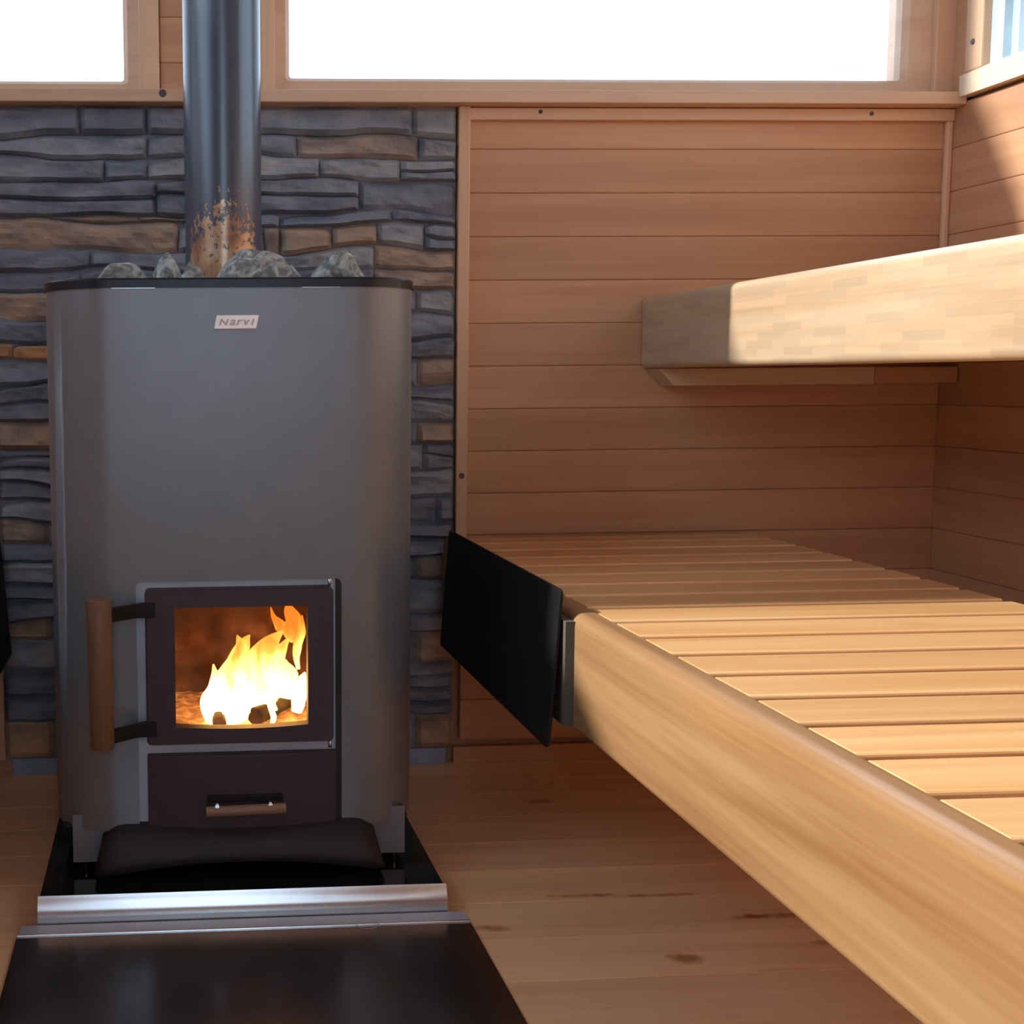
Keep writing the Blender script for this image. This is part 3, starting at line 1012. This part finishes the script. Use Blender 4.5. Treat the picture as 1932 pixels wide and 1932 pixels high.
# ash drawer
b = MB()
pts = []
for i in range(13):
    u = i / 12
    pts.append((-.036 + .2725 * u, YS - .006 - .010 * 4 * u * (1 - u)))
pts += [(.2365, YS + .006), (-.036, YS + .006)]
b.prism(pts, 'z', .104, .213, 1, .0015)
dw = b.build('ash_drawer', M_door, st)
b = MB(); b.cyl((.046, YS - .036, .1375), (.160, YS - .036, .1400), .0075, n=20, bev=.0015)
tag(b.build('drawer_pull', M_pull, dw, smooth_angle=40), 'small wooden pull bar')
for xx in (.062, .138):
    b = MB()
    b.cyl((xx, YS - .012, .146), (xx, YS - .040, .146), .003, n=12); b.cyl((xx, YS - .036, .1435), (xx, YS - .036, .150), .0042, .002, n=14)
    b.build('pull_bolt', M_chrome, dw)
b = MB(); b.box(.049, .157, YS - .020, YS - .010, .145, .155, 1, .001); b.build('pull_bracket', M_shield, dw)
# pedestal
b = MB()
for xa, xb in ((-.147, -.05), (.244, .341)):
    b.box(xa, xb, YS + .016, YS + .020, .049, .12, 1, .0006)
    b.box(xa if xa < 0 else xb - .004, xa + .004 if xa < 0 else xb, YS + .020, 2.26, .049, .12, 1)
b.box(-.147, .341, 2.256, 2.26, .049, .12, 1)
b.build('pedestal', M_body2, st)
b = MB()
b.box(-.16, .347, YS + .03, 2.27, .098, .103, 1)
b.box(-.10, .29, YS + .03, 2.2, .050, .099, 1)
b.build('base_plate', M_blackiron, st)
for xx, yy in ((-.129, YS + .024), (.326, YS + .024), (-.129, 2.24), (.326, 2.24)):
    b = MB(); b.cyl((xx, yy, .0362), (xx, yy, .060), .0022, n=12)
    b.build('levelling_foot', M_chrome, st)
# curved ash apron
b = MB()
nu, nv = 40, 10
rows = []
for i in range(nu + 1):
    u = -1 + 2 * i / nu
    x = .0955 + .209 * u
    e_ = math.sqrt(max(0.0, 1 - (max(0, abs(u) - .80) / .20) ** 2))
    zb_ = .046 + .020 * (1 - u * u)
    zt = zb_ + (.112 - zb_) * (e_ * .97 + .03)
    row = []
    for j in range(nv + 1):
        a = math.pi / 2 * j / nv
        row.append(Vector((x, YS + .016 - .060 * math.sin(a) * (e_ * .25 + .75), zb_ + (zt - zb_) * math.cos(a) ** .8)))
    rows.append(row)
b.grid(rows, 1)
ap = b.build('ash_apron', M_blackiron, st)
so = ap.modifiers.new('s', 'SOLIDIFY'); so.thickness = .003; so.offset = -1
# badge
b = MB()
pts = [(.0665, .8185), (.1255, .8185), (.1295, .8375), (.0705, .8375)]
b.prism(pts, 'y', YS - .003, YS + .001, 1, .0012)
bd = b.build('badge', M_badge, st)
tag(bd, 'small white slanted badge with lettering')


def text_mesh(s, size, x, z, sx=1.0, sy=1.0, shear=.25):
    cu = bpy.data.curves.new('lettering', 'FONT')
    cu.body = s; cu.size = size; cu.shear = shear; cu.extrude = .0003; cu.offset = size * .018
    ob = bpy.data.objects.new('lettering', cu)
    COL.objects.link(ob)
    dg = bpy.context.evaluated_depsgraph_get()
    me = bpy.data.meshes.new_from_object(ob.evaluated_get(dg))
    bpy.data.objects.remove(ob)
    w_ = max(v.co.x for v in me.vertices)
    x0_ = min(v.co.x for v in me.vertices)
    out = [(Vector((x + (v.co.x - x0_) * sx, YS - .0033 - v.co.z, z + v.co.y * sy))) for v in me.vertices]
    return out, [list(p.vertices) for p in me.polygons], x + (w_ - x0_) * sx


b = MB()
cx_ = .0735
for ch, sx, sy in (('N', 1.0, .78), ('a', 1.12, 1.0), ('r', 1.12, 1.0), ('v', 1.1, 1.0), ('I', .95, .78)):
    vs_, fs_, cx_ = text_mesh(ch, .0160, cx_, .8238, sx, sy)
    vv = [b.bm.verts.new(v) for v in vs_]
    for f_ in fs_:
        try:
            nf = b.bm.faces.new([vv[i] for i in f_]); nf[b.t] = 1
        except ValueError:
            pass
    cx_ += .0016
b.build('lettering', M_letter, bd)

# flue pipe
b = MB()
b.cyl((BC + .0005, 2.075, .85), (BC + .0005, 2.075, ZC + .02), .0615, n=72, caps=False)
tag(b.build('flue_pipe', M_pipe), 'dark flue pipe on the stove, paint burnt to copper at its foot', 'pipe')

# tray and floor plate
b = MB()
TX0, TX1, TY0, TY1 = -.189, .3815, 1.697, 2.33
b.box(TX0 + .002, TX1 - .002, TY0 + .010, TY1, .0, .036, 1)
tr = b.build('stove_tray', M_tray)
tag(tr, 'polished black tray with a steel front edge under the stove', 'tray')
b = MB()
lip = [(TY0, 0), (TY0, .012), (TY0 + .0012, .020), (TY0 + .0038, .028), (TY0 + .008, .0355), (TY0 + .0105, .0405), (TY0 + .012, .0405), (TY0 + .0105, .0355), (TY0 + .0065, .028), (TY0 + .004, .020), (TY0 + .003, .012), (TY0 + .003, 0)]
b.prism(lip, 'x', TX0, TX1, 1)
tag(b.build('front_edge', M_steel, tr, smooth_angle=30), 'brushed steel front edge')
b = MB()
b.box(-.214, .406, .92, 1.664, .0, .004, 1, .0015)
fp = b.build('floor_plate', M_plate)
tag(fp, 'dark glossy spark guard plate on the floor in front of the stove', 'floor plate')
b = MB(); b.box(-.212, .404, 1.664, 1.694, .0, .005, 1, .001); b.build('back_lip', M_front, fp)
b = MB(); b.box(-.214, .406, 1.660, 1.664, .0, .0062, 1, .001); b.build('edge_bead', M_steel, fp)
b = MB()
n = 40
ro = [(.262 + .0155 * math.cos(2 * math.pi * i / n), 1.671 - .012 + .0155 * math.sin(2 * math.pi * i / n)) for i in range(n)]
ri = [(.262 + .0145 * math.cos(2 * math.pi * i / n), 1.671 - .012 + .0145 * math.sin(2 * math.pi * i / n)) for i in range(n)]
b.grid([[Vector((p[0], p[1], .0066)) for p in ro], [Vector((p[0], p[1], .0068)) for p in ri]], 1, close_u=True)
tag(b.build('ring_mark', M_front, fp), 'faint round water ring')

# ------------------------------------------------------------------ stones on the stove
def rock(c, size, seed, label, rot=0, prof=None):
    bm = bmesh.new()
    bmesh.ops.create_icosphere(bm, subdivisions=4, radius=1)
    rr = random.Random(seed)
    planes = []
    for _ in range(11):
        nrm = Vector((rr.gauss(0, 1), rr.gauss(0, 1), rr.gauss(0, 1) * .9)).normalized()
        planes.append((nrm, rr.uniform(.55, .85)))
    for v in bm.verts:
        p = v.co.copy()
        for nrm, d in planes:
            q = p.dot(nrm)
            if q > d:
                p -= nrm * (q - d) * .93
        p += p.normalized() * (noise.noise(p * 2.3 + Vector((seed, 0, 0))) * .10 + noise.noise(p * 7 + Vector((seed, 3, 0))) * .04)
        v.co = p
    xs_ = [v.co.x for v in bm.verts]; zs_ = [v.co.z for v in bm.verts]; ys_ = [v.co.y for v in bm.verts]
    for v in bm.verts:
        v.co = Vector(((v.co.x - min(xs_)) / (max(xs_) - min(xs_)) - .5, (v.co.y - min(ys_)) / (max(ys_) - min(ys_)) - .5, (v.co.z - min(zs_)) / (max(zs_) - min(zs_)) - .5))
        if prof:
            # peak position along x: heights pulled towards the outline of the stone
            u = v.co.x + .5
            h = 1.0
            for (a, ha), (c_, hc) in zip(prof, prof[1:]):
                if a <= u <= c_:
                    h = ha + (hc - ha) * (u - a) / max(1e-6, c_ - a)
            if v.co.z > -.35:
                v.co.z = -.35 + (v.co.z + .35) * (.32 + .68 * h) * 1.04
        v.co = Vector((v.co.x * size[0], v.co.y * size[1], v.co.z * size[2]))
    b = MB()
    b.absorb(bm, 1, Matrix.Translation(Vector(c)))
    o = b.build('stove_stone', M_rock, smooth_angle=28)
    tag(o, label, 'stone', 'grey stones on top of the stove')
    return o


Yk = 1.865
def stone(xa, xb, ztop, seed, label, prof, yk=Yk, dy=.07):
    zlow = .8415
    rock(((xa + xb) / 2, yk, (ztop + zlow) / 2), ((xb - xa) * 1.18, dy, ztop - zlow), seed, label, prof=prof)


stone(-.106, -.020, .9165, 3, 'leftmost grey stone on the stove top, low with a slanting left side', [(0, .25), (.3, 1), (.75, .9), (1, .3)], yk=1.866, dy=.06)
stone(-.021, .026, .9400, 8, 'pale pointed stone, tallest, left of the flue pipe', [(0, .3), (.55, 1), (.8, .8), (1, .3)], yk=1.90, dy=.05)
stone(.020, .068, .9155, 12, 'small low stone between the pale pointed stone and the large stone', [(0, .4), (.35, 1), (.6, .9), (1, .2)], yk=1.838, dy=.036)
stone(.062, .180, .9345, 17, 'largest grey stone in front of the flue pipe, ridged and veined', [(0, .2), (.28, .85), (.45, 1), (.85, .95), (1, .4)])
stone(.168, .212, .9195, 23, 'dark rounded stone right behind the largest one', [(0, .8), (.4, .9), (1, .2)], yk=1.905)
stone(.205, .289, .9345, 31, 'rightmost stone with a pale left flank, standing apart', [(0, .05), (.35, .75), (.6, 1), (.72, .95), (1, .15)])

# ------------------------------------------------------------------ fire
def log(p0, p1, r, label, seed):
    b = MB()
    p0, p1 = Vector(p0), Vector(p1)
    ax = (p1 - p0).normalized(); u = ax.orthogonal().normalized(); v = ax.cross(u)
    rows = []
    for i in range(13):
        q = i / 12
        row = []
        for j in range(20):
            a = 2 * math.pi * j / 20
            rr = r * (1 + .16 * noise.noise(Vector((math.cos(a) * 2, math.sin(a) * 2 + seed, q * 5))) - .25 * max(0, math.cos(a * 1.5)) ** 4)
            row.append(p0 + (p1 - p0) * q + (u * math.cos(a) + v * math.sin(a)) * rr)
        rows.append(row)
    vs = b.grid(rows, 1, close_u=True)
    b.cap(vs[0][::-1]); b.cap(vs[-1])
    tag(b.build('firewood_log', M_logs), label, 'log', 'burning logs in the stove')


log((.070, 1.850, .239), (.072, 2.06, .242), .0105, 'charred log lying end-on at the left of the fire', 1)
log((.125, 1.87, .243), (.200, 1.99, .246), .0135, 'charred log lying across the right of the fire', 2)
log((.150, 1.95, .262), (.09, 2.06, .266), .0125, 'charred log resting on top of the other two', 3)

fire = empty('fire', (.12, 1.93, .235), 'bright yellow flames burning behind the stove door glass', 'fire')


def flame(path, y, depth=.6, seed=0):
    """path: (x, z, halfwidth) from the root to the tip"""
    b = MB()
    P = []
    n = 26
    k = len(path) - 1
    for i in range(n + 1):
        q = i / n * k
        j = min(int(q), k - 1); f = q - j
        p0 = path[max(j - 1, 0)]; p1 = path[j]; p2 = path[j + 1]; p3 = path[min(j + 2, k)]
        c = []
        for d in range(3):
            c.append(.5 * (2 * p1[d] + (p2[d] - p0[d]) * f + (2 * p0[d] - 5 * p1[d] + 4 * p2[d] - p3[d]) * f * f + (3 * p1[d] - p0[d] - 3 * p2[d] + p3[d]) * f ** 3))
        P.append(c)
    rows = []
    for i, (x, z, hw) in enumerate(P):
        a0 = P[max(0, i - 1)]; a1 = P[min(n, i + 1)]
        t = Vector((a1[0] - a0[0], a1[1] - a0[1])); t.normalize()
        nr = Vector((-t.y, t.x))
        hw = max(hw, .0003)
        row = []
        for j in range(18):
            a = 2 * math.pi * j / 18
            wob = 1 + .45 * noise.noise(Vector((math.cos(a) * 1.2 + seed, z * 45, math.sin(a) * 1.2)))
            ox = math.cos(a) * hw * wob
            oy = math.sin(a) * hw * depth * wob
            row.append(Vector((x + nr.x * ox, y + oy, z + nr.y * ox)))
        rows.append(row)
    vs = b.grid(rows, 1, close_u=True)
    b.cap(vs[0][::-1]); b.cap(vs[-1])
    return b.build('flame', M_flame, fire)


flame([(.090, .228, .030), (.085, .260, .034), (.088, .290, .026), (.100, .320, .016), (.112, .350, .008), (.120, .362, .001)], 1.90, .7, 1)
flame([(.062, .232, .012), (.056, .262, .011), (.066, .290, .008), (.064, .318, .001)], 1.90, .7, 2)
flame([(.125, .240, .034), (.122, .275, .038), (.135, .310, .030), (.142, .335, .018), (.156, .352, .010), (.172, .366, .001)], 1.905, .6, 3)
flame([(.165, .262, .022), (.170, .290, .024), (.160, .318, .015), (.172, .338, .008), (.184, .354, .001)], 1.92, .7, 4)
flame([(.190, .238, .008), (.196, .262, .013), (.198, .282, .010), (.205, .300, .001)], 1.91, .7, 5)
flame([(.188, .345, .004), (.184, .362, .012), (.188, .380, .013), (.182, .396, .008), (.178, .408, .001)], 1.92, .7, 6)
flame([(.176, .360, .006), (.168, .372, .009), (.158, .384, .004), (.154, .400, .0005)], 1.925, .6, 7)
flame([(.196, .300, .003), (.194, .325, .006), (.198, .345, .007), (.200, .362, .008), (.203, .385, .001)], 1.93, .6, 8)
flame([(.148, .230, .003), (.152, .245, .004), (.146, .262, .003), (.140, .275, .001)], 1.86, .7, 9)
flame([(.100, .320, .010), (.106, .342, .009), (.101, .360, .001)], 1.91, .7, 10)
fl = bpy.data.lights.new('fire_light', 'POINT'); flo = bpy.data.objects.new('fire_light', fl)
COL.objects.link(flo); flo.parent = fire
flo.location = (0, -.02, .07)
fl.energy = 1.6; fl.color = (1, .45, .15); fl.shadow_soft_size = .03
